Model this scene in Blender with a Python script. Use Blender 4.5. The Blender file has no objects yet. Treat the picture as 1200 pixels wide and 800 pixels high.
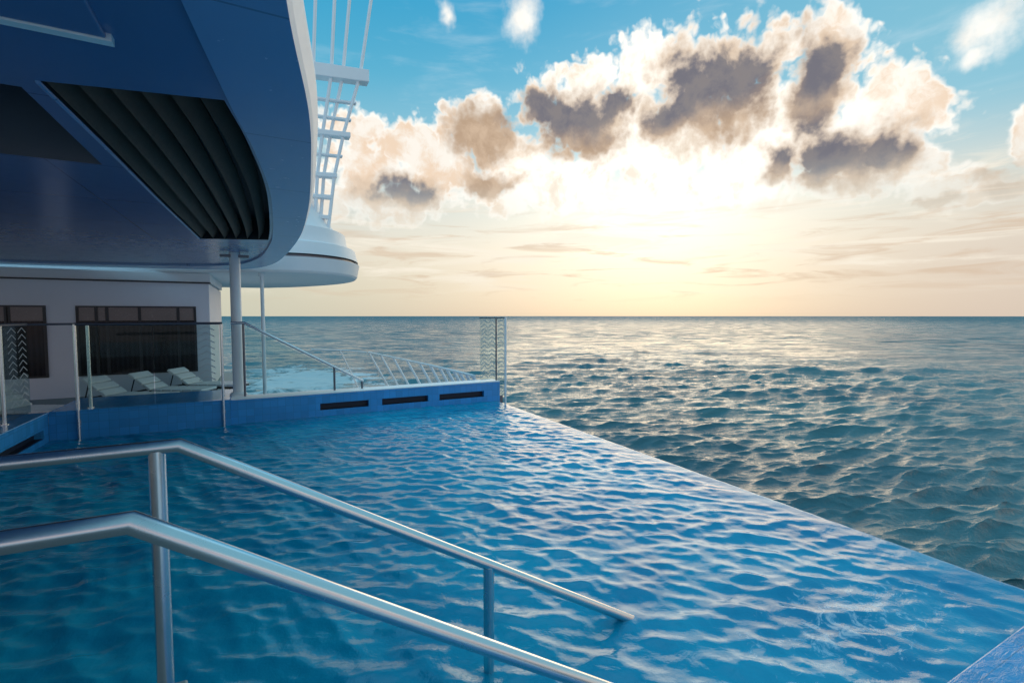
import bpy, bmesh, math, random
import numpy as np
from mathutils import Vector
from mathutils.geometry import tessellate_polygon

random.seed(7)
R = math.radians
S = bpy.context.scene
C = S.collection
YAW = 27.5                                  # camera heading, degrees clockwise from +Y
# World frame: +X = outboard (towards the sea), +Y = along the ship, z = 0 at the pool's water line

# ------------------------------------------------------------------ node helpers
class NT:
    def __init__(s, tree): s.t = tree; s.n = tree.nodes; s.l = tree.links
    def new(s, kind, **kw):
        n = s.n.new(kind)
        for k, v in kw.items(): setattr(n, k, v)
        return n
    def put(s, sock, v):
        if hasattr(v, 'is_output'): s.l.new(v, sock)
        elif v is not None: sock.default_value = v
    def m(s, op, a, b=None, c=None, clamp=False):
        n = s.new('ShaderNodeMath', operation=op, use_clamp=clamp)
        s.put(n.inputs[0], a); s.put(n.inputs[1], b); s.put(n.inputs[2], c)
        return n.outputs[0]
    def v(s, op, a, b=None):
        n = s.new('ShaderNodeVectorMath', operation=op)
        s.put(n.inputs[0], a); s.put(n.inputs[1], b)
        return n.outputs['Value'] if op in ('LENGTH', 'DOT_PRODUCT', 'DISTANCE') else n.outputs[0]
    def xyz(s, x, y, z=0.0):
        n = s.new('ShaderNodeCombineXYZ')
        for i, q in enumerate((x, y, z)): s.put(n.inputs[i], q)
        return n.outputs[0]
    def sep(s, v):
        n = s.new('ShaderNodeSeparateXYZ'); s.put(n.inputs[0], v); return n.outputs
    def noise(s, vec, scale, detail=4, rough=.55, dist=0.0, dims='3D'):
        n = s.new('ShaderNodeTexNoise', noise_dimensions=dims)
        s.put(n.inputs['Vector'], vec); n.inputs['Scale'].default_value = scale
        n.inputs['Detail'].default_value = detail; n.inputs['Roughness'].default_value = rough
        n.inputs['Distortion'].default_value = dist
        return n.outputs['Fac'], n.outputs['Color']
    def step(s, x, lo, hi, a=0.0, b=1.0, smooth=True):
        n = s.new('ShaderNodeMapRange', interpolation_type='SMOOTHSTEP' if smooth else 'LINEAR')
        s.put(n.inputs[0], x)
        for i, q in enumerate((lo, hi, a, b)): s.put(n.inputs[i + 1], q)
        return n.outputs[0]
    def mix(s, f, a, b, blend='MIX'):
        n = s.new('ShaderNodeMix', data_type='RGBA', blend_type=blend, clamp_factor=True)
        s.put(n.inputs[0], f); s.put(n.inputs[6], col(a)); s.put(n.inputs[7], col(b))
        return n.outputs[2]
    def ramp(s, x, stops, interp='LINEAR'):
        n = s.new('ShaderNodeValToRGB'); s.put(n.inputs[0], x)
        e = n.color_ramp.elements; n.color_ramp.interpolation = interp
        while len(e) < len(stops): e.new(0.5)
        for q, (p, c) in zip(e, stops): q.position = p; q.color = col(c)
        return n.outputs[0]

def col(c):
    if isinstance(c, (tuple, list)): return (*c, 1.0) if len(c) == 3 else tuple(c)
    return c

def material(name):
    m = bpy.data.materials.new(name); m.use_nodes = True
    t = NT(m.node_tree)
    b = m.node_tree.nodes['Principled BSDF']
    return m, t, b

def paint(name, base, rough=.4, metal=0.0, var=.12, scale=3.0, bump=.0, spec=.5, rvar=.1):
    m, t, b = material(name)
    tc = t.new('ShaderNodeTexCoord')
    f, _ = t.noise(tc.outputs['Object'], scale, 5, .6)
    f2, _ = t.noise(tc.outputs['Object'], scale * 11, 3, .6)
    dark = tuple(x * (1 - var) for x in base); lite = tuple(min(1, x * (1 + var)) for x in base)
    t.put(b.inputs['Base Color'], t.mix(f, dark, lite))
    t.put(b.inputs['Roughness'], t.m('ADD', t.m('MULTIPLY', t.m('SUBTRACT', f2, .5), rvar * 2), rough, clamp=True))
    b.inputs['Metallic'].default_value = metal
    b.inputs['Specular IOR Level'].default_value = spec
    if bump:
        bn = t.new('ShaderNodeBump'); bn.inputs['Strength'].default_value = bump; bn.inputs['Distance'].default_value = .01
        t.put(bn.inputs['Height'], f2); t.put(b.inputs['Normal'], bn.outputs[0])
    return m

# ------------------------------------------------------------------ mesh helpers
class MB:
    def __init__(s): s.v = []; s.f = []
    def add(s, vs, fs):
        o = len(s.v); s.v += [tuple(q) for q in vs]; s.f += [tuple(i + o for i in f) for f in fs]; return s
    def box(s, x0, x1, y0, y1, z0, z1):
        return s.add([(x0,y0,z0),(x1,y0,z0),(x1,y1,z0),(x0,y1,z0),(x0,y0,z1),(x1,y0,z1),(x1,y1,z1),(x0,y1,z1)],
                     [(3,2,1,0),(4,5,6,7),(0,1,5,4),(1,2,6,5),(2,3,7,6),(3,0,4,7)])
    def obox(s, c, ax, ay, az):             # oriented box: centre and three half-axis vectors
        c, ax, ay, az = map(Vector, (c, ax, ay, az))
        vs = [c + sx * ax + sy * ay + sz * az for sz in (-1, 1) for sx, sy in ((-1,-1),(1,-1),(1,1),(-1,1))]
        return s.add(vs, [(3,2,1,0),(4,5,6,7),(0,1,5,4),(1,2,6,5),(2,3,7,6),(3,0,4,7)])
    def tube(s, path, r, n=20, cap=True):   # swept round tube with mitred corners
        P = [Vector(p) for p in path]; L = len(P)
        d = [(P[i + 1] - P[i]).normalized() for i in range(L - 1)]
        up = Vector((0, 0, 1)) if abs(d[0].z) < .9 else Vector((1, 0, 0))
        rings = []; N = d[0].cross(up).normalized(); o = len(s.v)
        for i in range(L):
            a = d[max(i - 1, 0)]; b = d[min(i, L - 2)]
            N = (N - a * N.dot(a)).normalized(); B = a.cross(N).normalized()
            m = (a + b).normalized()
            rr = r[i] if isinstance(r, (list, tuple)) else r
            ring = []
            for k in range(n):
                t = 2 * math.pi * k / n
                q = N * math.cos(t) * rr + B * math.sin(t) * rr
                q = q - a * (q.dot(m) / a.dot(m)); ring.append(P[i] + q)
            rings += ring
        fs = []
        for i in range(L - 1):
            for k in range(n):
                k2 = (k + 1) % n
                fs.append((i*n + k, i*n + k2, (i+1)*n + k2, (i+1)*n + k))
        if cap: fs += [tuple(range(n - 1, -1, -1)), tuple((L - 1) * n + k for k in range(n))]
        return s.add(rings, fs)
    def lathe(s, c, prof, n=32):            # profile of (radius, z) around a vertical axis
        vs = [(c[0] + r * math.cos(2*math.pi*k/n), c[1] + r * math.sin(2*math.pi*k/n), z) for r, z in prof for k in range(n)]
        fs = [(i*n + k, i*n + (k+1) % n, (i+1)*n + (k+1) % n, (i+1)*n + k) for i in range(len(prof) - 1) for k in range(n)]
        fs += [tuple(range(n - 1, -1, -1)), tuple((len(prof) - 1) * n + k for k in range(n))]
        return s.add(vs, fs)
    def loft(s, a, za, b, zb):              # wall between two outlines of the same length
        n = len(a)
        return s.add([(x, y, za) for x, y in a] + [(x, y, zb) for x, y in b], [(i, i + 1, n + i + 1, n + i) for i in range(n - 1)])
    def flat(s, loops, z, flip=False):      # polygon with holes
        tri = tessellate_polygon([[Vector((x, y, 0)) for x, y in lp] for lp in loops])
        pts = [(x, y, z) for lp in loops for x, y in lp]
        out = []
        for t in tri:
            a, b, c = (pts[i] for i in t)
            up = (b[0]-a[0])*(c[1]-a[1]) - (b[1]-a[1])*(c[0]-a[0]) > 0
            out.append(tuple(t) if up != flip else tuple(reversed(t)))
        return s.add(pts, out)
    def slab(s, loop, z0, z1):
        s.flat([loop], z1); s.flat([loop], z0, True)
        lp = list(loop) + [loop[0]]
        return s.loft(lp, z0, lp, z1)
    def build(s, name, mat, parent=None, bevel=0.0, smooth=False, seg=2):
        me = bpy.data.meshes.new(name); me.from_pydata(s.v, [], s.f); me.update()
        bm = bmesh.new(); bm.from_mesh(me)
        bmesh.ops.recalc_face_normals(bm, faces=bm.faces[:])
        bm.to_mesh(me); bm.free()
        o = bpy.data.objects.new(name, me); C.objects.link(o)
        if mat: me.materials.append(mat)
        if smooth:
            for p in me.polygons: p.use_smooth = True
            me.set_sharp_from_angle(angle=R(35))
        if bevel:
            b = o.modifiers.new('bevel', 'BEVEL'); b.width = bevel; b.segments = seg
            b.limit_method = 'ANGLE'; b.angle_limit = R(40)
        if parent:
            o.parent = parent
            o.matrix_parent_inverse = parent_inverse(parent)
        return o

def parent_inverse(p):
    from mathutils import Matrix
    M = Matrix.Identity(4); q = p
    while q is not None:                     # world matrix of the parent, without a depsgraph update
        M = q.matrix_parent_inverse @ q.matrix_basis @ M if q.parent else q.matrix_basis @ M
        q = q.parent
    return M.inverted()

def tag(o, label=None, cat=None, group=None, kind=None):
    for k, v in (('label', label), ('category', cat), ('group', group), ('kind', kind)):
        if v: o[k] = v
    return o

def thing(name, loc, label, cat, group=None):
    o = bpy.data.objects.new(name, None); C.objects.link(o)
    o.location = loc; o.empty_display_size = .2
    return tag(o, label, cat, group)

def copy_thing(root, loc, rz, label):
    r = root.copy(); C.objects.link(r); r.location = loc; r.rotation_euler = (0, 0, rz); r['label'] = label
    for ch in list(root.children):
        c = ch.copy(); C.objects.link(c); c.parent = r; c.matrix_parent_inverse = ch.matrix_parent_inverse.copy()
        for g in list(ch.children):
            d = g.copy(); C.objects.link(d); d.parent = c; d.matrix_parent_inverse = g.matrix_parent_inverse.copy()
    return r

def spline(pts, n=8):
    P = [Vector((*p, 0)) for p in pts]; P = [2*P[0]-P[1]] + P + [2*P[-1]-P[-2]]
    out = []
    for i in range(1, len(P) - 2):
        a, b, c, d = P[i-1:i+3]
        for k in range(n):
            t = k / n
            q = .5 * ((2*b) + (c - a)*t + (2*a - 5*b + 4*c - d)*t*t + (3*b - a - 3*c + d)*t**3)
            out.append((q.x, q.y))
    out.append((P[-2].x, P[-2].y))
    return out

# ------------------------------------------------------------------ render settings, camera
S.view_settings.view_transform = 'Standard'; S.view_settings.look = 'None'
S.view_settings.exposure = 0.0; S.view_settings.gamma = 1.0
S.cycles.max_bounces = 8; S.cycles.transparent_max_bounces = 16
cam = bpy.data.cameras.new('camera'); co = bpy.data.objects.new('camera', cam); C.objects.link(co)
cam.lens = 17.01; cam.sensor_width = 36; cam.clip_start = .05; cam.clip_end = 60000
co.location = (0, 0, 2.25)
co.rotation_euler = (R(90) - math.atan(30/567), 0, R(-YAW))
S.camera = co

# ------------------------------------------------------------------ sky
SUN_AZ, SUN_EL = YAW + 17.0, 15.0           # degrees: azimuth clockwise from +Y, elevation
W = bpy.data.worlds.new('World'); S.world = W; W.use_nodes = True
W.node_tree.nodes.clear(); w = NT(W.node_tree)
tc = w.new('ShaderNodeTexCoord')
d = w.v('NORMALIZE', tc.outputs['Generated'])
fx, fy = math.sin(R(YAW)), math.cos(R(YAW))
fwd = w.v('DOT_PRODUCT', d, (fx, fy, 0)); rgt = w.v('DOT_PRODUCT', d, (fy, -fx, 0))
az = w.m('MULTIPLY', w.m('ARCTAN2', rgt, fwd), 180/math.pi)
el = w.m('MULTIPLY', w.m('ARCSINE', w.sep(d)[2]), 180/math.pi)
nish = w.new('ShaderNodeTexSky', sky_type='NISHITA'); nish.sun_disc = False
nish.sun_elevation = R(SUN_EL); nish.sun_rotation = R(SUN_AZ); nish.dust_density = 1.5; nish.ozone_density = 2.0
eln = w.m('DIVIDE', el, 90.0, clamp=True)
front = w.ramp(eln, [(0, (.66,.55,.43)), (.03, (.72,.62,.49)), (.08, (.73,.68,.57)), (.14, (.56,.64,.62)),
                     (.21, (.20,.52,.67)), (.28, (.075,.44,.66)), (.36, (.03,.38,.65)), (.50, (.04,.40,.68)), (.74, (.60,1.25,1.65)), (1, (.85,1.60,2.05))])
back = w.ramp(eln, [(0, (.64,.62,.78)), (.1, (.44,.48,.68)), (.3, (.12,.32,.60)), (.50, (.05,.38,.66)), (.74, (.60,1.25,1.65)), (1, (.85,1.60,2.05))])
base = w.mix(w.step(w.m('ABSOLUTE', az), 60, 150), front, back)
base = w.mix(.08, base, w.v('MULTIPLY', nish.outputs[0], (.09, .09, .09)))
# upper right of the picture is paler, left horizon greener
base = w.mix(w.m('MULTIPLY', w.step(az, 0, 55), w.step(el, 12, 24)), base, (.22,.53,.68))
base = w.mix(w.m('MULTIPLY', w.step(az, 5, -40, 0, .8), w.step(el, 9, 2)), base, (.56,.60,.48))
# glow round the hidden sun
def gauss(caz, cel, raz, rel):
    q = w.v('LENGTH', w.xyz(w.m('DIVIDE', w.m('SUBTRACT', az, caz), raz), w.m('DIVIDE', w.m('SUBTRACT', el, cel), rel)))
    return w.m('EXPONENT', w.m('MULTIPLY', w.m('MULTIPLY', q, q), -1.0))
g1 = gauss(13, 9.5, 36, 12); g2 = gauss(15.5, 12.0, 13, 5.5)
def addscaled(base, c, f):
    n = w.new('ShaderNodeVectorMath', operation='SCALE'); n.inputs[0].default_value = c; w.put(n.inputs['Scale'], f)
    return w.v('ADD', base, n.outputs[0])
base = addscaled(base, (.24,.19,.13), g1)
base = addscaled(base, (.22,.21,.18), g2)
base = w.mix(w.m('MULTIPLY', w.step(az, 22, 50, 0, .55), w.step(el, 13, 4)), base, (.68,.57,.50))
# low streaky cloud between the horizon and the cumulus
D2 = dict(dims='2D')
sv = w.xyz(w.m('MULTIPLY', az, .045), w.m('MULTIPLY', el, .42))
sf, _ = w.noise(sv, 1.6, 5, .6, .6, **D2)
st = w.m('MULTIPLY', w.step(sf, .46, .72), w.m('MULTIPLY', w.step(el, 1.5, 5), w.step(el, 19, 11)))
base = w.mix(w.m('MULTIPLY', st, .7), base, (1.0,.92,.78))
sf2, _ = w.noise(w.v('ADD', sv, (7.3, 2.1, 0)), 2.3, 5, .62, .5, **D2)
st2 = w.m('MULTIPLY', w.step(sf2, .5, .72), w.m('MULTIPLY', w.step(el, 1.0, 4), w.step(el, 14, 8)))
base = w.mix(w.m('MULTIPLY', st2, .5), base, (.66,.47,.32))
# thin high wisps
cf, _ = w.noise(w.xyz(w.m('MULTIPLY', az, .035), w.m('MULTIPLY', el, .16)), 2.2, 5, .58, .25, **D2)
base = w.mix(w.m('MULTIPLY', w.step(cf, .5, .85, 0, .28), w.step(el, 12, 18)), base, (.75,.86,.92))
# cumulus bank: white mass and the dark cores in front of the sun
p0 = w.xyz(az, el)
_, wc = w.noise(p0, .15, 4, .62, **D2)
def warp(k):
    n = w.new('ShaderNodeVectorMath', operation='SCALE'); w.put(n.inputs[0], w.v('SUBTRACT', wc, (.5,.5,.5))); n.inputs['Scale'].default_value = k
    return w.v('MULTIPLY', w.v('ADD', p0, n.outputs[0]), (1, 1, 0))
p1 = warp(2.8); p2 = warp(3.6)
nf, _ = w.noise(p0, .24, 6, .58, **D2)
vor = w.new('ShaderNodeTexVoronoi', feature='F1', voronoi_dimensions='2D'); w.put(vor.inputs['Vector'], p1); vor.inputs['Scale'].default_value = .42
vor.inputs['Detail'].default_value = 2; vor.inputs['Roughness'].default_value = .6
billow = w.m('SUBTRACT', .45, vor.outputs['Distance'])
def field(blobs, sm, pp):
    acc = None
    for a, e, ra, re in blobs:
        q = w.v('LENGTH', w.v('MULTIPLY', w.v('SUBTRACT', pp, (a, e, 0)), (1/ra, 1/re, 0)))
        acc = q if acc is None else w.m('SMOOTH_MIN', acc, q, sm)
    return w.m('SUBTRACT', 1.0, acc)
MASS = [(-16.4,15.3,5.4,3.9),(-11.7,18.3,4.2,3.5),(-4.0,19.9,5.4,4.2),(0.0,17.3,5.9,4.5),(6.9,22.3,6.8,4.9),(8.8,25.4,4.8,2.7),(15.3,25.6,5.5,3.8),(21.5,24.1,7.2,4.8),(27.2,24.5,3.9,3.2),(32.3,24.1,3.1,3.7),(31.8,20.8,5.0,4.3),(37.1,19.9,3.4,3.0),(34.7,14.4,6.0,4.1),(27.5,15.4,4.6,3.2),(39.8,13.1,2.9,2.1),(42.1,11.3,3.3,1.6),(45.8,13.9,1.5,2.3),(44.2,10.0,3.6,1.2),(17.3,18.2,10.8,5.0),(4.0,15.0,11.7,4.1),(33.0,26.2,1.9,1.5),(22.6,13.9,10.1,3.4),(-20.9,12.8,3.5,3.1),(-17.3,19.9,5.4,2.0),
        (26,20,7,6),(13,20,8,6),(-9,17.5,7,4),(37,17.5,5,5),(10,21,6,5),(29,18,6,5),(36,17,5,4.5),(20,21,6,5),(-8,16,6,3.4),(-14,12.5,7,3),(75,16,10,5),(95,12,14,4),(-60,14,12,4),(-90,20,14,6),(130,18,18,6),(-140,16,16,5)]
CORE = [(22.3,22.3,6.1,4.5),(25.7,23.8,3.2,2.5),(18.1,20.6,2.7,2.4),(31.5,21.7,2.6,3.9),(34.0,14.5,4.2,2.9),(37.0,15.1,2.4,2.1),(28.6,15.3,1.9,1.6),(7.4,20.8,5.6,3.2),(3.9,22.8,3.0,1.8),(11.9,22.8,2.8,1.4),(-12.9,13.8,4.3,1.6),(-4.0,19.4,3.5,2.8),(-2.5,15.0,3.5,1.1),(26.0,9.4,1.6,0.6),(39.9,10.2,2.4,0.6),(44.4,11.5,1.4,1.0),(45.7,10.0,1.9,0.8),(-1.5,20.8,2.4,1.7)]
nz = w.m('SUBTRACT', nf, .5)
CORE = [(a, e, ra*1.13, re*1.13) for a, e, ra, re in CORE]
gm = w.m('ADD', field(MASS, .15, p1), w.m('ADD', w.m('MULTIPLY', nz, .95), w.m('MULTIPLY', billow, .55)))
mask = w.step(gm, -.26, .14)
SMALL = [(44.0,22.2,2.6,2.0),(1.0,30.7,1.7,2.0),(-7.6,30.9,1.0,1.0),(43.3,20.4,1.1,.8)]
gs = w.m('ADD', field(SMALL, .1, p1), w.m('MULTIPLY', nz, 1.9))
mask = w.m('MAXIMUM', mask, w.m('MULTIPLY', w.step(gs, -.45, .9), .95))
low = w.step(el, 8, 16)                       # the bank dissolves into the bright haze below
mask = w.m('MULTIPLY', mask, w.m('ADD', w.m('MULTIPLY', low, .8), .2))
tone, _ = w.noise(w.v('ADD', p1, (31, 7, 0)), .30, 5, .62, **D2)
side = w.mix(w.step(tone, .40, .66), (1.0,.94,.85), (.90,.70,.53))          # away from the sun: cream and tan
near = w.mix(w.step(tone, .46, .72), (1.35,1.29,1.17), (1.0,.90,.76))
sund = w.v('LENGTH', w.xyz(w.m('SUBTRACT', az, 18), w.m('MULTIPLY', w.m('SUBTRACT', el, 17), 1.7)))
white = w.mix(w.step(sund, 9, 27), near, side)
white = w.mix(w.m('MULTIPLY', w.step(gm, .24, .0), .75), white, (1.15,1.12,1.05))   # thin lit rims
gc = w.m('ADD', field(CORE, .25, p2), w.m('ADD', w.m('MULTIPLY', nz, 1.25), w.m('MULTIPLY', billow, .30)))
core = w.step(gc, -.44, .38)
lift = [(a, e + .62*re, ra*1.15, re) for a, e, ra, re in CORE[:11]]
upper = w.step(w.m('ADD', field(lift, .25, p2), w.m('MULTIPLY', nz, .9)), -.35, .45)
dark = w.mix(w.step(tone, .35, .65), (.155,.152,.190), (.235,.215,.225))
brown = w.mix(w.step(tone, .35, .65), (.50,.35,.235), (.66,.49,.35))
corecol = w.mix(w.m('MULTIPLY', w.step(gc, .0, .38), upper), brown, dark)
cloud = w.mix(w.m('MULTIPLY', core, w.step(sund, 70, 20, .7, .97)), white, corecol)
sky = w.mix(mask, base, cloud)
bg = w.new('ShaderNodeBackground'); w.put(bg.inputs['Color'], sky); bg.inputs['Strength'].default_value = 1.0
out = w.new('ShaderNodeOutputWorld'); w.l.new(bg.outputs[0], out.inputs[0])
W.cycles.sampling_method = 'MANUAL'; W.cycles.sample_map_resolution = 1024

sun = bpy.data.lights.new('sun', 'SUN'); sun.energy = .65; sun.angle = R(42); sun.color = (1, .77, .50)
so = bpy.data.objects.new('sun', sun); C.objects.link(so)
so.rotation_euler = (R(90 - SUN_EL), 0, R(180 - SUN_AZ))

# ------------------------------------------------------------------ materials
M = {}
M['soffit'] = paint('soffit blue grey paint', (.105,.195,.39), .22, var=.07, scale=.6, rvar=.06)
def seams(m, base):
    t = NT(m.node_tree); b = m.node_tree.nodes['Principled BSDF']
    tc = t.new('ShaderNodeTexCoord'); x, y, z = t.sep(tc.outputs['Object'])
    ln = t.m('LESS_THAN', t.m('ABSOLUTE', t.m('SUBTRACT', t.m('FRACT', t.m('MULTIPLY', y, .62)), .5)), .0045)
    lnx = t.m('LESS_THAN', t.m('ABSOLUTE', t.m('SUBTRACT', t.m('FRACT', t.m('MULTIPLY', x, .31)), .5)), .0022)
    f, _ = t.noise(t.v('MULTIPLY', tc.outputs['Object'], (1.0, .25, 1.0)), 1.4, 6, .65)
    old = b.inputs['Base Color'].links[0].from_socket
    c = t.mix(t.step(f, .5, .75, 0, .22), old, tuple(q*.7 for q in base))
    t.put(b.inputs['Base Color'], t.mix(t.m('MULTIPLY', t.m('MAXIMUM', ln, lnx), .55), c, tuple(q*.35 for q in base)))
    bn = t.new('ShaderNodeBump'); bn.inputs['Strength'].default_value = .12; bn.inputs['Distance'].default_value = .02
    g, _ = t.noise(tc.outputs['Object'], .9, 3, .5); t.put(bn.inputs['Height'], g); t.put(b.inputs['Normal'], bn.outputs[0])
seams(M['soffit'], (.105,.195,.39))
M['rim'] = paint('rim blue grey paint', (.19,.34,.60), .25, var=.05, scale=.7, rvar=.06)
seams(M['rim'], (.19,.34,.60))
M['dark'] = paint('dark vent interior', (.025,.025,.03), .6)
M['recess'] = paint('shade darkened recess grey', (.11,.115,.145), .5)  # soffit grey made darker: the shade up in the recess is put into the colour
M['slat'] = paint('dark bronze louvre', (.13,.05,.03), .6, var=.25)
M['white'] = paint('white ship paint', (.90,.90,.92), .4, var=.05, scale=1.2)
M['fascia'] = paint('white fascia paint', (.88,.88,.91), .5, var=.04)
M['wall'] = paint('pale deckhouse paint', (.86,.86,.95), .45, var=.06, scale=.8)
M['steel'] = paint('brushed stainless steel', (.68,.69,.71), .25, metal=1.0, var=.05, scale=1.2, rvar=.07)
M['dsteel'] = paint('dark grey rail', (.16,.17,.20), .35, metal=.8)
M['column'] = paint('pale column paint', (.80,.85,.88), .35, var=.05)
M['frame'] = paint('dark brown window frame', (.035,.03,.035), .4)
M['cush'] = paint('white lounger fabric', (.88,.88,.90), .8, var=.05, scale=9, bump=.2)
M['lframe'] = paint('dark lounger frame', (.03,.03,.035), .45)
M['hull'] = paint('white hull plating', (.72,.73,.75), .35, var=.06)
M['frost'] = paint('frosted pattern film', (.45,.52,.56), .7)
M['slot'] = paint('dark overflow slot', (.012,.02,.04), .5)

def tile_mat(name, base, tile=.10, wet=.15):
    m, t, b = material(name)
    tc = t.new('ShaderNodeTexCoord')
    x, y, z = t.sep(tc.outputs['Object'])
    br = t.new('ShaderNodeTexBrick'); br.offset = 0.0
    geo = t.new('ShaderNodeNewGeometry'); nx, ny, nz = t.sep(geo.outputs['Normal'])
    horiz = t.m('GREATER_THAN', t.m('ABSOLUTE', nz), .6)
    side = t.m('GREATER_THAN', t.m('ABSOLUTE', nx), .7)
    uu = t.m('ADD', t.m('MULTIPLY', y, side), t.m('MULTIPLY', x, t.m('SUBTRACT', 1.0, side)))
    vv = t.m('ADD', t.m('MULTIPLY', y, horiz), t.m('MULTIPLY', z, t.m('SUBTRACT', 1.0, horiz)))
    t.put(br.inputs['Vector'], t.xyz(uu, vv))
    br.inputs['Scale'].default_value = 1.0; br.inputs['Brick Width'].default_value = tile; br.inputs['Row Height'].default_value = tile
    br.inputs['Mortar Size'].default_value = .004; br.inputs['Mortar Smooth'].default_value = .3
    br.inputs['Color1'].default_value = col(tuple(q * .88 for q in base)); br.inputs['Color2'].default_value = col(tuple(min(1, q * 1.1) for q in base))
    br.inputs['Mortar'].default_value = col(tuple(q * .72 for q in base))
    f, _ = t.noise(tc.outputs['Object'], 1.3, 5)
    t.put(b.inputs['Base Color'], t.mix(t.step(f, .3, .7, 0, .35), br.outputs['Color'], tuple(q * .75 for q in base)))
    b.inputs['Roughness'].default_value = wet
    bn = t.new('ShaderNodeBump'); bn.inputs['Strength'].default_value = .15; bn.inputs['Distance'].default_value = .003; bn.invert = True
    t.put(bn.inputs['Height'], br.outputs['Fac']); t.put(b.inputs['Normal'], bn.outputs[0])
    return m
M['tile'] = tile_mat('blue pool tile', (.04,.33,.72), .15, .2)
M['lip'] = tile_mat('pale blue wet tile', (.06,.34,.58), .15, .5)
M['floor'] = tile_mat('turquoise pool floor tile', (.02,.30,.62), .30, .4)
M['ledge'] = tile_mat('blue wet ledge tile', (.05,.32,.62), .30, .12)
M['step'] = tile_mat('blue stair tile', (.03,.26,.55), .15, .35)
M['deck'] = paint('grey green deck', (.22,.30,.32), .5, var=.12, bump=.1)

def glass(name, tint, refl=1.0):
    m = bpy.data.materials.new(name); m.use_nodes = True; t = NT(m.node_tree); m.node_tree.nodes.clear()
    tr = t.new('ShaderNodeBsdfTransparent'); tr.inputs[0].default_value = col(tint)
    gl = t.new('ShaderNodeBsdfGlossy'); gl.inputs['Roughness'].default_value = .02
    fr = t.new('ShaderNodeFresnel'); fr.inputs[0].default_value = 1.45
    mx = t.new('ShaderNodeMixShader'); t.put(mx.inputs[0], t.m('MULTIPLY', fr.outputs[0], refl)); t.l.new(tr.outputs[0], mx.inputs[1]); t.l.new(gl.outputs[0], mx.inputs[2])
    o = t.new('ShaderNodeOutputMaterial'); t.l.new(mx.outputs[0], o.inputs[0]); return m
M['glass'] = glass('grey green rail glass', (.76,.86,.86), .25)
M['clear'] = glass('clear gate glass', (.86,.92,.92), .5)

def pane_mat():
    m, t, b = material('window glass with blinds')
    tc = t.new('ShaderNodeTexCoord'); x, y, z = t.sep(tc.outputs['Object'])
    wv = t.m('FRACT', t.m('MULTIPLY', x, 9.0))
    f, _ = t.noise(tc.outputs['Object'], 2.0, 3)
    c = t.mix(t.step(wv, .35, .65, 0, .6), (.035,.030,.036), (.012,.011,.014))
    c = t.mix(t.step(f, .4, .7, 0, .5), c, (.05,.035,.03))
    t.put(b.inputs['Base Color'], c); b.inputs['Roughness'].default_value = .12; b.inputs['Specular IOR Level'].default_value = .15
    return m
M['pane'] = pane_mat()
M['undimmed_band'] = paint('beige window band undimmed by rail glass', (.24,.18,.17), .25, var=.15, scale=2)  # added lighter band: the window as it looks above the tinted rail glass

# ------------------------------------------------------------------ water
def water_mat(name, deep, pale, ior, bscale, bstr, rough, foam=None, far=None, stretch=(1, 1, 1), patch=.5):
    m, t, b = material(name)
    geo = t.new('ShaderNodeNewGeometry'); P = geo.outputs['Position']
    f, _ = t.noise(P, patch, 4, .55, .4)
    c = t.mix(t.step(f, .32, .68), deep, pale)
    rgh = rough
    if far:
        dist = t.v('LENGTH', P)
        rgh = t.step(dist, 20, far[0], rough, far[1], smooth=False)
    h1, _ = t.noise(t.v('MULTIPLY', P, stretch), bscale, 4, .6, .5)
    h2, _ = t.noise(t.v('MULTIPLY', P, stretch), bscale * 3.7, 3, .6, .3)
    h = t.m('ADD', h1, t.m('MULTIPLY', h2, .35))
    if far:
        cy, sy = math.cos(R(YAW)), math.sin(R(YAW))
        x_, y_, z_ = t.sep(P)
        al = t.m('ADD', t.m('MULTIPLY', x_, cy), t.m('MULTIPLY', y_, -sy)); ac = t.m('ADD', t.m('MULTIPLY', x_, sy), t.m('MULTIPLY', y_, cy))
        h3, _ = t.noise(t.xyz(t.m('MULTIPLY', al, .05), t.m('MULTIPLY', ac, .13)), 1.0, 3, .6, .4)
        h4, _ = t.noise(t.xyz(t.m('MULTIPLY', al, .24), t.m('MULTIPLY', ac, .95)), 1.0, 5, .66, .5)
        h = t.m('ADD', h, t.m('MULTIPLY', h4, t.step(dist, 25, 140, .6, 4.5, smooth=False)))
        h = t.m('ADD', h, t.m('MULTIPLY', h3, t.step(dist, 50, 320, 0, 22, smooth=False)))
    bn = t.new('ShaderNodeBump'); bn.inputs['Strength'].default_value = bstr; bn.inputs['Distance'].default_value = .35 / bscale
    t.put(bn.inputs['Height'], h)
    if far:                                  # wave faces too small for the mesh: those turned to the ship are the ones that show
        rad_ = t.v('NORMALIZE', t.v('MULTIPLY', P, (1, 1, 0)))
        sc_ = t.new('ShaderNodeVectorMath', operation='SCALE'); t.put(sc_.inputs[0], rad_)
        t.put(sc_.inputs['Scale'], t.m('MULTIPLY', t.m('ADD', t.step(dist, 50, 400, 0, -.25), t.step(dist, 500, 2500, 0, -.16)), t.step(h3, .30, .66, .15, 1.6)))
        t.put(b.inputs['Normal'], t.v('NORMALIZE', t.v('ADD', bn.outputs[0], sc_.outputs[0])))
    else: t.put(b.inputs['Normal'], bn.outputs[0])
    if foam:
        msk = foam(t, P)
        c = t.mix(msk, c, (.78,.76,.76)); rgh = t.m('ADD', rgh, t.m('MULTIPLY', msk, .6)) 
    t.put(b.inputs['Base Color'], c); t.put(b.inputs['Roughness'], rgh)
    b.inputs['IOR'].default_value = ior
    return m

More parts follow.
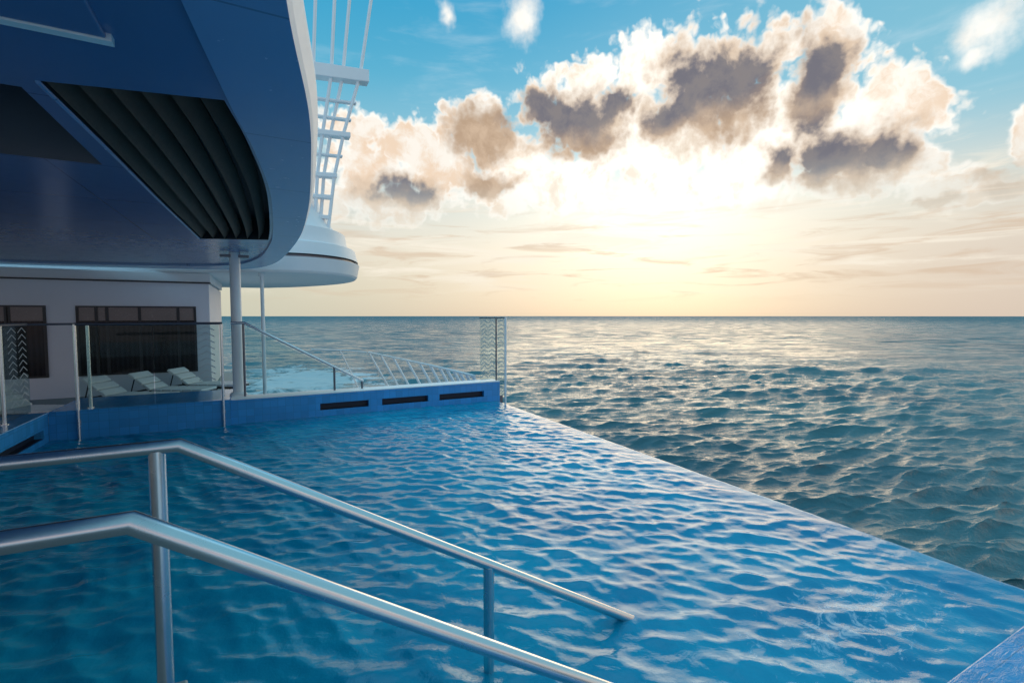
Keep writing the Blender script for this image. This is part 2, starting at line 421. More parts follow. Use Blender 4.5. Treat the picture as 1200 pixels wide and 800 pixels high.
def pool_body(m, tint, scatter):
    t = NT(m.node_tree); b = m.node_tree.nodes['Principled BSDF']
    p = t.new('ShaderNodeBsdfPrincipled')
    p.inputs['Base Color'].default_value = col(tint); p.inputs['Transmission Weight'].default_value = 1.0
    p.inputs['IOR'].default_value = 1.55; p.inputs['Roughness'].default_value = .0
    t.put(p.inputs['Normal'], b.inputs['Normal'].links[0].from_socket)
    mx = t.new('ShaderNodeMixShader')
    out_ = m.node_tree.nodes['Material Output']
    fm = b.inputs['Roughness'].links[0].from_socket if b.inputs['Roughness'].links else None
    t.put(mx.inputs[0], scatter if fm is None else t.m('ADD', scatter, t.step(fm, .05, .3, 0, .6)))
    t.l.new(p.outputs[0], mx.inputs[1]); t.l.new(b.outputs[0], mx.inputs[2]); t.l.new(mx.outputs[0], out_.inputs[0])

def sea_foam(t, P):                          # the ship's bow wash and a few breaking crests
    q = t.v('LENGTH', t.v('MULTIPLY', t.v('SUBTRACT', P, (9, 118, -12)), (1/17, 1/34, .05)))
    n, _ = t.noise(P, .22, 7, .68, .8)
    a = t.step(t.m('ADD', t.m('SUBTRACT', 1.0, q), t.m('MULTIPLY', t.m('SUBTRACT', n, .5), 3.0)), .0, .6)
    return t.m('MULTIPLY', a, .9)

def pool_foam(t, P):                         # splash where water churns by the near end of the pool
    q = t.v('LENGTH', t.v('MULTIPLY', t.v('SUBTRACT', P, (3.9, 1.9, 0)), (1/1.3, 1/.5, .05)))
    n, _ = t.noise(P, 7.0, 8, .72, 1.5)
    a = t.step(t.m('ADD', t.m('MULTIPLY', t.m('SUBTRACT', 1.0, q), .35), t.m('MULTIPLY', t.m('SUBTRACT', n, .5), 2.6)), .22, .62)
    return t.m('MULTIPLY', a, t.step(q, 1.5, .6, 0, .55))

def wave_field(X, Y, comps, wt):
    Z = np.zeros_like(X); DX = np.zeros_like(X); DY = np.zeros_like(X)
    for lam, amp, th, ph, q in comps:
        k = 2*np.pi/lam; a = k*(X*np.cos(th) + Y*np.sin(th)) + ph
        ww = wt(lam) * amp
        Z += ww*np.cos(a); s = ww*q*np.sin(a); DX -= s*np.cos(th); DY -= s*np.sin(th)
    return DX, DY, Z

def grid_object(name, X, Y, Z, mat):
    nr, nc = X.shape
    co_ = np.stack([X, Y, Z], -1).reshape(-1, 3).astype(np.float32)
    i = np.arange(nr*nc).reshape(nr, nc)
    q = np.stack([i[:-1,:-1], i[:-1,1:], i[1:,1:], i[1:,:-1]], -1).reshape(-1, 4).astype(np.int32)
    me = bpy.data.meshes.new(name)
    me.vertices.add(len(co_)); me.vertices.foreach_set('co', co_.ravel())
    me.loops.add(q.size); me.loops.foreach_set('vertex_index', q.ravel())
    me.polygons.add(len(q)); me.polygons.foreach_set('loop_start', np.arange(0, q.size, 4, dtype=np.int32))
    me.polygons.foreach_set('use_smooth', np.ones(len(q), dtype=bool))
    me.update(); me.validate(); me.materials.append(mat)
    o = bpy.data.objects.new(name, me); C.objects.link(o); return o

rng = np.random.default_rng(11)
# sea: polar grid around the ship, finer nearby
SEA = -12.0
drop = np.concatenate([np.geomspace(.45, 6, 60, endpoint=False), np.linspace(6, 420, 900), np.geomspace(424, 1400, 60)])
rad = 8080.0/drop[::-1]
azs = np.radians(np.concatenate([np.linspace(-120, -62, 90, endpoint=False), np.linspace(-62, 62, 860), np.linspace(62.6, 120, 90)]) + YAW)
RR, AA = np.meshgrid(rad, azs, indexing='ij')
X = RR*np.sin(AA); Y = RR*np.cos(AA)
dr = np.gradient(rad)[:, None]*np.ones_like(X)
main = math.radians(90 - YAW - 180 + 12)
comps = []
for lam in np.geomspace(.6, 30, 130):
    th = main + rng.normal(0, .30)
    amp = .0112 * lam * (1.0 if lam < 2.4 else (2.4/lam)**.68) * rng.uniform(.5, 1.4)
    comps.append((lam, amp, th, rng.uniform(0, 6.283), .75))
def lod(lam):
    t_ = np.clip((lam/np.maximum(dr, RR*.0026) - 1.3)/1.2, 0, 1); return t_*t_*(3 - 2*t_)
DX, DY, Z = wave_field(X, Y, comps, lod)
gust = .55 + .8*(.5 + .5*np.sin(X*.031 + 1.3*np.sin(Y*.017)) * np.cos(Y*.023 + np.sin(X*.012)))
sea_m = water_mat('sea water', (.020,.10,.13), (.038,.155,.175), 1.52, 2.4, .6, .03, foam=sea_foam, far=(1500, .2), patch=.03)
tag(grid_object('sea', X + DX*gust, Y + DY*gust, SEA + Z*gust, sea_m), kind='structure')

# pool surface
PX0, PX1, PY0, PY1 = -3.41, 5.70, 1.285, 11.51
xs = np.linspace(PX0, PX1, 560); ys = PY0 + (PY1 - PY0)*np.linspace(0, 1, 760)**1.35
X, Y = np.meshgrid(xs, ys, indexing='ij')
comps = []
mainp = math.radians(90 - YAW - 180 - 8)
for lam in np.geomspace(.10, 1.2, 90):
    th = mainp + rng.normal(0, .52)
    amp = .85 * (.0036 + .0026*math.exp(-(math.log(lam/.25)/.5)**2)) * lam * (1.0 if lam < .42 else (.42/lam)**1.2) * rng.uniform(.5, 1.5)
    comps.append((lam, amp, th, rng.uniform(0, 6.283), .8))
step = np.gradient(ys)[None, :]*np.ones_like(X)
DX, DY, Z = wave_field(X, Y, comps, lambda lam: np.clip((lam/step - 2)/2, 0, 1))
edge = np.clip((PX1 - .08 - X)/.7, 0, 1); edge = edge*edge*(3 - 2*edge)*.9 + .1
wall_ = np.clip(np.minimum(np.minimum(X - PX0, PY1 - Y), Y - PY0)/.05, 0, 1)
pool_m = water_mat('pool water', (.003,.285,.51), (.008,.41,.64), 1.40, 7.0, .14, .03, foam=pool_foam, patch=.8)
pool_m.node_tree.nodes['Principled BSDF'].inputs['Specular Tint'].default_value = (.66,.88,1,1)
pool_body(pool_m, (.12,.80,.98), .80)
tag(grid_object('pool_water', (X + DX*edge*wall_)[::-1], (Y + DY*edge*wall_)[::-1], (Z*edge*(.3 + .7*wall_) - .13*np.clip((X - 5.50)/.20, 0, 1)**2)[::-1], pool_m), kind='structure')

# ------------------------------------------------------------------ pool basin, hull, decks (setting)
pb = MB(); pb.box(-3.6, 5.6, .9, 11.8, -1.5, -1.395)
tag(pb.build('pool_floor', M['floor']), kind='structure')

hull_out = spline([(5.72,-60),(5.72,-20),(5.72,0),(5.72,10),(5.62,13.5),(5.2,17),(4.4,20.3),(2.8,21.8),(0,22.4),(-10,23)], 6)
h = MB(); h.loft(hull_out, -14, hull_out, -1.32)
deckpoly = hull_out + [(-22, 23), (-22, -60)]
h.flat([deckpoly], -1.32)
tag(h.build('ship_hull', M['hull'], smooth=True), 'white ship side dropping from the pool edge to the sea', 'ship hull')

dk = MB(); dk.box(-20, -.62, 13.12, 22, -1.2, .05); dk.box(-20, -3.95, 2, 13.118, -1.2, .05)
tag(dk.build('deck_floor', M['deck'], bevel=.01), kind='structure')
ld = MB(); ld.box(-9, -.36, -4, 2.8, -1.3, .45)
tag(ld.build('landing_deck', M['deck'], bevel=.01), kind='structure')
st_ = thing('pool_stair', (-.3, 2.1, -1.3), 'blue tiled steps under the water between the two stainless handrails', 'steps')
for i in range(5):
    q = MB(); q.box(-.356 + .42*i, .06 + .42*i, 1.52, 2.8, -1.39, .25 - .25*i); q.build('step', M['step'], st_, bevel=.01)

# weir: pale lip along the infinity edge
we = MB()
prof = [(5.44,-1.4),(5.44,-.06),(5.47,-.04),(5.53,-.04),(5.60,-.075),(5.66,-.13),(5.69,-.20),(5.70,-1.3)]
n = 60
vs = []; fs = []
for j in range(n + 1):
    y = 1.3 + (11.9 - 1.3)*j/n
    vs += [(x, y, z + (.002*math.sin(y*3.1) if -.05 < z else 0)) for x, z in prof]
k = len(prof)
for j in range(n):
    for i in range(k - 1): fs.append((j*k + i, j*k + i + 1, (j+1)*k + i + 1, (j+1)*k + i))
we.add(vs, fs)
tag(we.build('infinity_edge', M['lip'], smooth=True), 'pale blue tiled overflow lip of the pool running beside the open sea', 'pool edge')

# near end of the pool: tiled ledge at the bottom right corner of the picture
le = MB(); le.box(-.34, 5.44, .2, 1.29, -1.39, .03)
tag(le.build('pool_ledge', M['ledge'], bevel=.012), 'light blue wet tiled ledge at the near end of the pool', 'pool ledge')

lt_ = NT(M['ledge'].node_tree); lb_ = M['ledge'].node_tree.nodes['Principled BSDF']
geo_ = lt_.new('ShaderNodeNewGeometry'); hn_, _ = lt_.noise(lt_.v('MULTIPLY', geo_.outputs['Position'], (1, 2.2, 1)), 7.0, 5, .6, .8)
lbn = lt_.new('ShaderNodeBump'); lbn.inputs['Strength'].default_value = .5; lbn.inputs['Distance'].default_value = .03
lt_.put(lbn.inputs['Height'], hn_); lt_.put(lb_.inputs['Normal'], lbn.outputs[0])
# ------------------------------------------------------------------ far curb with three overflow slots
def curb(name, label, spans, x0, x1, front, back, top, zs, cap_mat, along='x'):
    """raised tiled pool wall; real slots are left open in the face"""
    t = thing(name, (x0, front, 0) if along == 'x' else (front, x0, 0), label, 'pool wall')
    b = MB(); l = MB()
    def bx(mb, a0, a1, d0, d1, z0, z1):
        if along == 'x': mb.box(a0, a1, d0, d1, z0, z1)
        else: mb.box(-d1, -d0, a0, a1, z0, z1)
    z0, z1 = zs
    depth = .16
    bx(b, x0, x1, front, front + depth, -1.4, z0)
    bx(b, x0, x1, front, front + depth, z1, top - .03)
    xs_ = [x0] + [q for s_ in spans for q in s_] + [x1]
    for i in range(0, len(xs_), 2): bx(b, xs_[i], xs_[i+1], front, front + depth, z0, z1)
    bx(b, x0, x1, front + depth, back, -1.4, top - .03)
    b.build('wall_body', M['tile'], t)
    for s_ in spans:
        o = MB(); bx(o, s_[0] + .002, s_[1] - .002, front + depth - .03, front + depth - .004, z0 + .002, z1 - .002)
        bx(o, s_[0] + .002, s_[1] - .002, front + .02, front + depth - .032, z0 + .002, z0 + .008)
        o.build('overflow_slot', M['slot'], t)
    c = MB(); bx(c, x0, x1, front - .006, back, top - .03, top)
    c.build('coping', cap_mat, t, bevel=.01)
    return t
curb('pool_curb', 'blue tiled pool wall with three dark slots and white top beside glass gate',
     [(1.15,2.21),(2.52,3.65),(3.94,5.16)], -.58, 5.62, 11.5, 11.95, .53, (.14,.29), M['white'])
curb('pool_curb', 'broad dark blue pool wall under the long glass railing, shaded by the overhang',
     [], -3.4, -.582, 11.44, 13.1, .53, (.1,.2), M['tile'])
curb('pool_curb', 'inboard blue pool wall with one long dark slot, far left',
     [(9.0,11.2)], 3.2, 11.43, 3.4, 3.93, .53, (.10,.26), M['tile'], along='y')

# ------------------------------------------------------------------ pool handrails
def handrail(y, x_end, posts, label, k):
    t = thing('pool_handrail', (-.35, y, .45), label, 'handrail', 'stainless handrails into the pool')
    a = MB()
    bend = (-.35, y, 1.645)
    a.tube([(-4.2, y, 1.645), bend, (x_end, y, 1.645 - k*(x_end + .35))], .033, 24)
    a.build('rail', M['steel'], t, smooth=True)
    for x in posts:
        ztop = 1.645 if x < -.35 else 1.645 - k*(x + .35)
        zb = .45 if x < -.36 else -.6
        p = MB(); p.tube([(x, y, zb), (x, y, ztop - .012)], .034, 24)
        if zb > 0: p.lathe((x, y), [(.07, zb), (.07, zb + .012), (.05, zb + .016)], 24)
        p.build('post', M['steel'], t, smooth=True)
    return t
handrail(2.70, 2.75, (-3.0, -.435, 1.24), 'far stainless handrail on two posts, its lower end dipping into the water', .602)
handrail(1.75, 2.75, (-3.0, 2.1), 'nearest thick stainless handrail crossing the bottom of the picture', .657)

# ------------------------------------------------------------------ glass railings
def chevrons(mb, o, dv, width, z0, z1, pitch=.075, th=.022, rise=.08, off=.009):
    """column of chevron strips on a pane: o = start (x,y), dv = unit direction along the pane"""
    nx, ny = dv[1], -dv[0]
    z = z0
    while z < z1:
        for sgn in (0, 1):
            a0, a1 = (0, width/2) if sgn == 0 else (width/2, width)
            q0, q1 = (z, z + rise) if sgn == 0 else (z + rise, z)
            vs = []
            for w_ in (off, off + .003):
                for a_, zz in ((a0, q0), (a1, q1), (a1, q1 + th), (a0, q0 + th)):
                    vs.append((o[0] + dv[0]*a_ + nx*w_, o[1] + dv[1]*a_ + ny*w_, zz))
            mb.add(vs, [(0,1,2,3),(7,6,5,4),(0,4,5,1),(1,5,6,2),(2,6,7,3),(3,7,4,0)])
        z += pitch
ZT = 2.10
rt = thing('glass_railing', (-1.8, 11.33, .5), 'long glass railing on the broad far pool wall, left of the pale column', 'railing')
a = MB(); a.tube([(-2.97, 11.40, ZT), (-.68, 11.40, ZT)], .026, 14); a.build('top_rail', M['dsteel'], rt, smooth=True)
for x in (-2.98, -.70):
    p = MB(); p.tube([(x, 11.405, -.02), (x, 11.405, ZT)], .026, 14); p.obox((x, 11.425, .3), (.03,0,0), (0,.012,0), (0,0,.05))
    p.build('post', M['steel'], rt, smooth=True)
g = MB(); g.box(-2.94, -1.84, 11.398, 11.41, .56, ZT - .03); g.build('glass_panel', M['glass'], rt)
g = MB(); g.box(-1.82, -.74, 11.398, 11.41, .56, ZT - .03); g.build('glass_panel', M['glass'], rt)
c = MB(); chevrons(c, (-1.10, 11.398), (1, 0), .28, .95, 2.0, pitch=.125); c.build('chevron_pattern', M['frost'], rt)

rt = thing('glass_railing', (-3.5, 10.4, .5), 'glass railing with chevron strips on the inboard pool wall, far left', 'railing')
a = MB(); a.tube([(-3.62, 6.5, ZT), (-3.62, 11.4, ZT)], .026, 14); a.tube([(-3.62, 11.4, ZT), (-3.0, 11.62, ZT)], .02, 12)
a.build('top_rail', M['dsteel'], rt, smooth=True)
for x, y in ((-3.62, 10.42), (-3.62, 7.2), (-2.86, 11.66)):
    p = MB(); p.tube([(x, y, .53), (x, y, ZT)], .026, 14); p.lathe((x, y), [(.05, .53), (.05, .542)], 16); p.build('post', M['steel'], rt, smooth=True)
g = MB(); g.box(-3.626, -3.614, 7.3, 10.34, .56, ZT - .03); g.build('glass_panel', M['glass'], rt)
g = MB(); g.box(-3.626, -3.614, 10.5, 11.4, .56, ZT - .03); g.build('glass_panel', M['glass'], rt)
for y0 in (10.60, 10.98):
    c = MB(); chevrons(c, (-3.606, y0), (0, 1), .30, .75, 2.02, pitch=.11, th=.016); c.build('chevron_pattern', M['frost'], rt)

gt = thing('glass_gate', (5.5, 11.6, 0), 'small glass gate with herringbone strips at the seaward corner of the pool', 'gate')
p = MB(); p.tube([(5.84, 11.6, -.3), (5.84, 11.6, 2.22)], .03, 14); p.build('post', M['white'], gt, smooth=True)
p = MB(); p.tube([(5.56, 11.59, -.02), (5.56, 11.59, 2.18)], .02, 12); p.build('post', M['dsteel'], gt, smooth=True)
p = MB(); p.box(5.5, 5.75, 11.58, 11.62, -.12, .12); p.build('bracket', M['dsteel'], gt, bevel=.005)
g = MB(); g.box(5.10, 5.54, 11.594, 11.606, .56, 2.18); g.build('glass_panel', M['clear'], gt)
g = MB(); g.box(5.60, 5.80, 11.594, 11.606, .1, 2.18); g.build('glass_panel', M['clear'], gt)
for x0 in (5.11, 5.33):
    c = MB(); chevrons(c, (x0, 11.594), (1, 0), .20, .62, 2.1, pitch=.11); c.build('chevron_pattern', M['frost'], gt)
c = MB(); chevrons(c, (5.61, 11.594), (1, 0), .18, .2, 2.1, pitch=.11, rise=.05); c.build('chevron_pattern', M['frost'], gt)
p = MB(); p.tube([(5.08, 11.6, 2.2), (5.84, 11.6, 2.2)], .016, 10); p.build('top_rail', M['dsteel'], gt, smooth=True)

dr_ = thing('stair_handrail', (-.3, 11.8, .53), 'dark sloping handrail falling to the right along the top of the far pool wall', 'handrail')
p = MB(); p.tube([(-.55, 11.8, 2.1), (-.30, 11.8, 2.1), (2.15, 11.8, .70)], .028, 14); p.build('rail', M['steel'], dr_, smooth=True)
for x in (-.32, 1.5, 2.12):
    p = MB(); p.tube([(x, 11.8, .53), (x, 11.8, 2.1 - max(0, x + .3)*.571)], .024, 12); p.build('post', M['dsteel'], dr_, smooth=True)
g = MB(); g.add([(-.28,11.796,.56),(1.9,11.796,.56),(1.9,11.796,.78),(-.28,11.796,2.02),(-.28,11.804,.56),(1.9,11.804,.56),(1.9,11.804,.78),(-.28,11.804,2.02)],
                [(0,1,2,3),(7,6,5,4),(0,4,5,1),(1,5,6,2),(2,6,7,3),(3,7,4,0)])
g.build('glass_panel', M['clear'], dr_)

# ------------------------------------------------------------------ columns
ct = thing('support_column', (-.45, 12.06, .53), 'thick pale round column between the pool wall and the overhang', 'column')
p = MB(); p.tube([(-.45, 12.06, .53), (-.45, 12.06, 3.60)], .105, 28); p.build('shaft', M['column'], ct, smooth=True)
p = MB(); p.lathe((-.45, 12.06), [(.17, .53), (.17, .56), (.12, .60)], 28); p.build('base_plate', M['column'], ct, smooth=True)
p = MB(); p.box(-.72, -.18, 11.98, 12.14, 3.50, 3.555); p.build('bracket', M['dsteel'], ct, bevel=.008)
ct = thing('support_column', (.08, 15.88, .05), 'thin pale pole standing behind the column, under the round forward deck', 'column')
p = MB(); p.tube([(.08, 15.88, -1.3), (.08, 15.88, 3.5)], .05, 16); p.build('shaft', M['column'], ct, smooth=True)
p = MB(); p.lathe((.08, 15.88), [(.10, 3.40), (.10, 3.498)], 16); p.build('collar', M['column'], ct, smooth=True)

# ------------------------------------------------------------------ deck overhang
ZS = 3.56
outer = spline([(-1.3,-8),(-.75,-4),(-.30,-1),(0.0,1.0),(.13,2.28),(.31,3.42),(.42,4.52),(.56,6.51),(.62,9.09),(.48,12.36),(.22,14.3),(-.25,15.45),(-1.14,16.12),(-3.59,16.75),(-6,17.05),(-13,17.2)], 8)
inner = spline([(-1.8,-8),(-1.22,-4),(-.76,-1),(-.42,1.0),(-.28,2.3),(-.13,3.57),(0,4.5),(.14,6.0),(.21,8.36),(.20,10.0),(.05,12.2),(-.30,13.9),(-.80,14.75),(-1.6,15.3),(-3.7,15.95),(-6,16.3),(-13,16.5)], 8)
slat_R = spline([(-.165,3.60),(-.035,4.5),(.10,6.0),(.17,8.36),(.17,9.75)], 8)
slat_L = spline([(-1.09,3.80),(-1.05,5.0),(-1.0,7.0),(-.93,9.0),(-.89,10.15)], 8)
slat_loop = slat_R + slat_L[::-1]
rec_loop = [(-8,3.95),(-1.22,3.95),(-1.22,5.62),(-8,5.62)]
ov = thing('deck_overhang', (.3, 6, ZS), 'huge dark blue overhanging deck with a curved rim, upper left above the pool', 'deck overhang')
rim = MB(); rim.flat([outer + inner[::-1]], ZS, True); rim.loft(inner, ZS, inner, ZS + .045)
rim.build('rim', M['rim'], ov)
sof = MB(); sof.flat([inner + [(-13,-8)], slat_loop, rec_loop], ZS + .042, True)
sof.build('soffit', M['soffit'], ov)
def shift(lp, d_):
    out_ = []
    for i, (x, y) in enumerate(lp):
        a_ = lp[max(i-1, 0)]; b_ = lp[min(i+1, len(lp)-1)]
        tx, ty = b_[0]-a_[0], b_[1]-a_[1]; q = math.hypot(tx, ty)
        out_.append((x + ty/q*d_, y - tx/q*d_))
    return out_
o1 = shift(outer, .018); o2 = shift(outer, .05); o3 = shift(outer, -.30)
f = MB(); f.loft(outer, ZS, o1, ZS + .03); f.loft(o1, ZS + .03, o2, ZS + .13); f.loft(o2, ZS + .13, o2, ZS + .17); f.loft(o2, ZS + .17, o3, ZS + .75)
f.flat([o3 + [(-13,-8)]], ZS + .75)
f.build('fascia', M['fascia'], ov, smooth=True)
# slatted vent
vb = MB(); lp = slat_loop + [slat_loop[0]]; vb.loft(lp, ZS + .042, lp, ZS + .42); vb.flat([slat_loop], ZS + .42, True)
vb.build('vent_box', M['dark'], ov)
sl = MB(); NSL = 6; m_ = len(slat_R)
ll = [slat_L[min(i, len(slat_L)-1)] for i in range(m_)]
for s_ in range(NSL):
    f0 = (s_ + .12)/NSL; f1 = (s_ + .62)/NSL
    vs = []
    for i in range(m_):
        a_, b_ = ll[i], slat_R[i]
        q0 = (a_[0]*(1-f0) + b_[0]*f0, a_[1]*(1-f0) + b_[1]*f0); q1 = (a_[0]*(1-f1) + b_[0]*f1, a_[1]*(1-f1) + b_[1]*f1)
        vs += [(*q0, ZS + .05), (*q0, ZS + .068), (*q1, ZS + .20), (*q1, ZS + .182)]
    fs = [(i*4 + a, i*4 + (a+1) % 4, (i+1)*4 + (a+1) % 4, (i+1)*4 + a) for i in range(m_-1) for a in range(4)] + [(0,1,2,3), tuple((m_-1)*4 + a for a in (3,2,1,0))]
    sl.add(vs, fs)
sl.build('louvre', M['slat'], ov)
tr = MB(); tr.tube([(x - .012, y, ZS + .036) for x, y in slat_L], .014, 8); tr.build('vent_trim', M['rim'], ov, smooth=True)
rb = MB(); lp = rec_loop + [rec_loop[0]]; rb.loft(lp, ZS + .042, lp, ZS + .62); rb.flat([rec_loop], ZS + .62, True)
rb.box(-8, -1.24, 4.60, 4.70, ZS + .30, ZS + .60); rb.box(-2.5, -2.42, 3.97, 5.6, ZS + .36, ZS + .58)
rb.build('soffit_recess', M['recess'], ov)
ht = MB(); ht.box(-6, -.62, 2.0, 3.02, ZS + .014, ZS + .06); hp = ht.build('access_panel', M['soffit'], ov, bevel=.008)
tt = MB(); tt.box(-6, -.60, 3.02, 3.075, ZS + .006, ZS + .06); tt.build('panel_trim', M['fascia'], hp)
for i in range(4):
    q = MB(); q.obox((-1.02 - .012*i, 2.66 + .065*i, ZS + .012), (.05,0,0), (0,.012,0), (0,0,.006)); q.build('vent_hole', M['dark'], hp)

# ------------------------------------------------------------------ deckhouse with windows under the overhang
YW = 16.95
dh = thing('deckhouse', (-4, YW, .05), 'pale deckhouse wall with dark framed windows behind the loungers', 'deckhouse')
wl = MB(); wl.box(-14, -1.32, YW, YW + .2, .05, 3.20); wl.box(-1.52, -1.322, YW + .202, YW + 5, .05, 3.20); wl.build('wall', M['wall'], dh, bevel=.01)
cn = MB(); cn.box(-14, -1.28, YW - .05, YW + .2, 3.203, 3.235); cn.build('shadow_gap', M['frame'], dh)
cn = MB(); cn.box(-14, -1.28, YW - .02, YW + 5, 3.238, 3.495); cn.build('cornice', M['fascia'], dh, bevel=.01)
for x0, x1, mull in ((-4.38, -1.66, (-3.95,-3.72,-3.0,-2.1)), (-7.6, -4.98, (-6.6,-5.75,-5.7))):
    fr = MB(); z0, z1, y0, y1 = .62, 2.52, YW - .03, YW + .03
    fr.box(x0, x1, y0, y1, z1 - .04, z1); fr.box(x0, x1, y0, y1, z0, z0 + .05)
    fr.box(x0, x0 + .06, y0, y1, z0 + .052, z1 - .042); fr.box(x1 - .06, x1, y0, y1, z0 + .052, z1 - .042)
    for q in mull: fr.box(q - .035, q + .035, y0 + .004, y1, z0 + .052, z1 - .042)
    fo = fr.build('window', M['frame'], dh)
    pn = MB(); pn.box(x0 + .06, x1 - .06, YW - .012, YW - .003, z0 + .05, 2.12); pn.build('pane', M['pane'], fo)
    bl = MB(); bl.box(x0 + .06, x1 - .06, YW - .016, YW - .003, 2.122, z1 - .04); bl.build('undimmed_band', M['undimmed_band'], fo)

# ------------------------------------------------------------------ round forward deck
rd = thing('forward_deck', (0, 19.5, 3.5), 'white round-ended forward deck jutting out towards the sea, behind the dark overhang', 'upper deck')
ring = spline([(-14,17.65),(-6,17.55),(-3.4,17.2),(-1.2,16.45),(.2,15.55),(1.3,15.35),(2.35,16.0),(2.98,17.5),(2.95,19.6),(2.2,21.8),(.8,23.9),(-1.5,24.8),(-14,25.2)], 8)
def scale_ring(s_, c=(-1.2, 20)): return [(c[0] + (x - c[0])*s_, c[1] + (y - c[1])*s_) for x, y in ring]
b = MB(); b.flat([ring], 3.5, True); b.build('underside', M['fascia'], rd)
b = MB()
lv = [(1.0, 3.5), (1.012, 3.56), (1.03, 3.95)]
for (s0, z0), (s1, z1) in zip(lv, lv[1:]): b.loft(scale_ring(s0), z0, scale_ring(s1), z1)
b.build('fascia', M['fascia'], rd, smooth=True)
b = MB(); b.loft(scale_ring(1.03), 3.95, scale_ring(1.0), 3.975); b.loft(scale_ring(1.0), 3.975, scale_ring(1.0), 4.02); b.loft(scale_ring(1.0), 4.02, scale_ring(1.02), 4.05)
b.build('groove', M['dsteel'], rd)
b = MB()
lv = [(1.02, 4.05), (1.0, 4.42), (.955, 4.46), (.945, 4.50), (.93, 4.95), (.87, 5.0), (.78, 5.7), (.70, 6.6)]
for (s0, z0), (s1, z1) in zip(lv, lv[1:]): b.loft(scale_ring(s0), z0, scale_ring(s1), z1)
b.flat([scale_ring(.70)], 6.6)
b.build('bulwark', M['fascia'], rd, smooth=True)

# ------------------------------------------------------------------ white lattice tower seen past the rim
lt = thing('lattice_mast', (1.7, 17.4, 4.2), 'tall white lattice mast with cross platforms rising beside the curved rim', 'mast')
bars = [[(1.82,12.26),(1.70,9.89),(1.61,8.12),(1.56,6.77),(1.46,4.45)],[(2.39,12.43),(2.24,10.01),(1.95,8.17),(1.76,6.79),(1.61,4.46)],
        [(2.87,12.57),(2.61,10.09),(2.21,8.22),(1.97,6.82),(1.77,4.47)],[(3.55,12.77),(3.15,10.21),(2.61,8.29),(2.29,6.86),(1.98,4.48)]]
for i, bar in enumerate(bars):
    p = MB(); pts = [(x, 17 + (.0 if i % 2 else .12), z) for x, z in bar]
    (xa, ya, za), (xb, yb, zb) = pts[0], pts[1]
    pts = [(xa + (xa-xb)*1.2, ya, za + (za-zb)*1.2)] + pts
    p.tube(pts, .055, 10); p.build('upright', M['white'], lt, smooth=True)
for (xa, za), (xb, zb), hh, dy in (((1.3,10.05),(3.42,10.22),.20,.2), ((1.35,8.12),(2.80,8.2),.08,.18), ((1.35,6.78),(2.36,6.84),.07,.15), ((1.4,6.1),(2.2,6.13),.06,.13), ((1.4,9.2),(3.02,9.3),.035,.10), ((1.4,8.65),(2.85,8.72),.035,.10), ((1.4,7.45),(2.55,7.5),.035,.1), ((1.4,5.45),(2.1,5.47),.06,.13)):
    p = MB(); c_ = ((xa+xb)/2, 17.06, (za+zb)/2); p.obox(c_, ((xb-xa)/2, 0, (zb-za)/2), (0, dy, 0), (0, 0, hh)); p.build('platform', M['white'], lt, bevel=.02)

# ------------------------------------------------------------------ ship's side rail with leaning bars
sr = thing('side_rail', (4.9, 17, -1.3), 'white ship side rail with leaning bars beyond the far pool wall', 'railing')
TOP = [(5.21,12.25),(4.99,15.86),(4.34,22.4)]
def on_rail(t_):
    pts = spline(TOP, 10); i = t_*(len(pts)-1); j = min(int(i), len(pts)-2); f_ = i - j
    return (pts[j][0]*(1-f_) + pts[j+1][0]*f_, pts[j][1]*(1-f_) + pts[j+1][1]*f_)
p = MB(); p.tube([(x, y, .6) for x, y in spline(TOP, 8)], .035, 12); p.tube([(x - .1, y, .6) for x, y in spline([(4.34,22.4),(3.6,24.2),(2.3,25.5)], 6)], .03, 12); p.build('top_rail', M['white'], sr, smooth=True)
for t_ in (.02,.08,.15,.22,.30,.38,.47,.56,.66,.77,.88,1.0):
    x, y = on_rail(t_)
    p = MB(); p.tube([(x, y, .6), (x + .95, y - .35, -1.3)], .046, 10); p.build('bar', M['white'], sr, smooth=True)
p = MB(); p.tube([(3.4,24.6,.6),(4.2,24.2,-1.3)], .03, 10); p.build('bar', M['white'], sr, smooth=True)

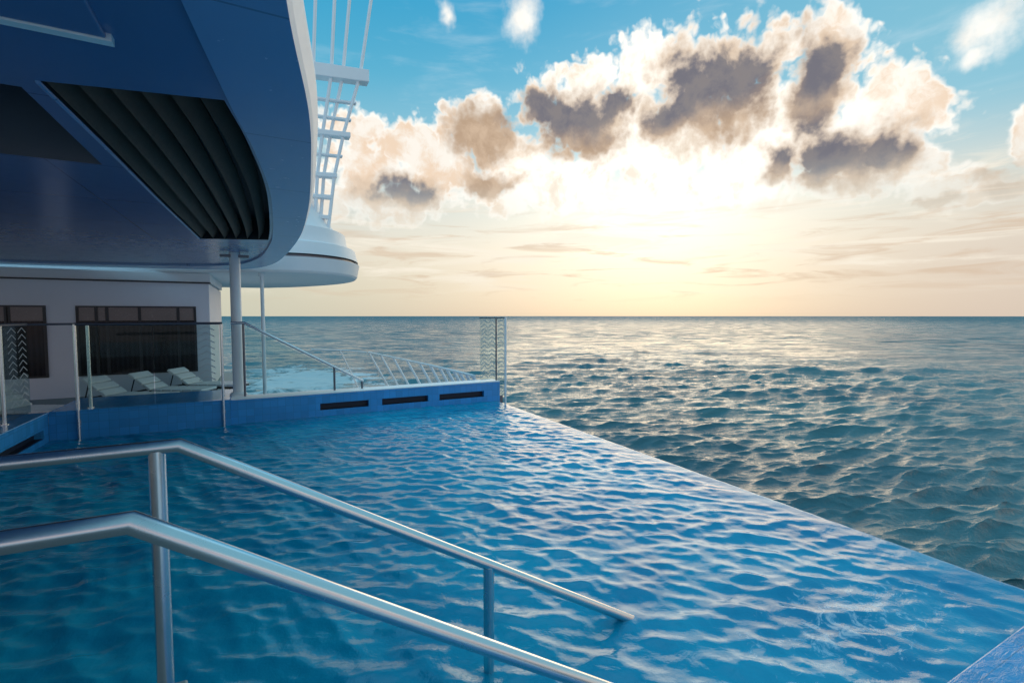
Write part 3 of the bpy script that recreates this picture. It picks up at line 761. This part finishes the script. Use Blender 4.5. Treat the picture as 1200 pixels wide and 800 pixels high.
# ------------------------------------------------------------------ loungers
def make_lounger():
    t = thing('sun_lounger', (0,0,0), '', 'sun lounger', 'white loungers on the deck behind the far pool wall')
    f_ = MB()
    for y in (-.31, .31): f_.box(-.9, 1.0, y - .02, y + .02, .22, .27)
    for x in (-.9, .05, .96): f_.box(x, x + .04, -.288, .288, .225, .265)
    f_.build('frame', M['lframe'], t, bevel=.006)
    for x in (-.78, .82):
        for y in (-.31, .31):
            l = MB(); l.box(x - .02, x + .02, y - .021, y + .021, 0, .219); l.build('leg', M['lframe'], t, bevel=.004)
    s_ = MB()
    for k_ in range(5): s_.box(-.28 + .254*k_, -.035 + .254*k_, -.33, .33, .272, .345)
    s_.build('seat', M['cush'], t, bevel=.02)
    b_ = MB(); ang = R(37); ca, sa = math.cos(ang), math.sin(ang)
    for k_ in range(3):
        d0 = .02 + .235*k_; m2 = d0 + .112
        c_ = (-.30 - ca*m2, 0, .31 + sa*m2)
        b_.obox(c_, (ca*.098, 0, -sa*.098), (0, .33, 0), (sa*.034, 0, ca*.034))
    b_.build('backrest', M['cush'], t, bevel=.018)
    for y in (-.25, .25):
        p_ = MB(); p_.tube([(-.85, y, .26), (-.74, y, .66)], .014, 8); p_.build('strut', M['lframe'], t, smooth=True)
    return t
proto = make_lounger()
LR = R(-27.5)
def place(o, xc, yc): # camera-heading ground coordinates to world
    a_ = R(YAW); return (xc*math.cos(a_) + yc*math.sin(a_), -xc*math.sin(a_) + yc*math.cos(a_), .05)
spots = [((-9.15,11.5), 'white lounger just right of the two steel posts, behind the long glass railing'),
         ((-8.82,12.45), 'white lounger in the middle of the row in front of the dark window'),
         ((-8.5,13.4), 'white lounger nearest the pale column, behind the long glass railing'),
         ((-9.75,9.75), 'white lounger at the left border of the picture, behind the inboard glass railing')]
for i, ((xc, yc), lab) in enumerate(spots):
    if i == 0:
        o = proto; o.location = place(o, xc, yc); o.rotation_euler = (0, 0, LR); o['label'] = lab
    else: copy_thing(proto, place(None, xc, yc), LR, lab)
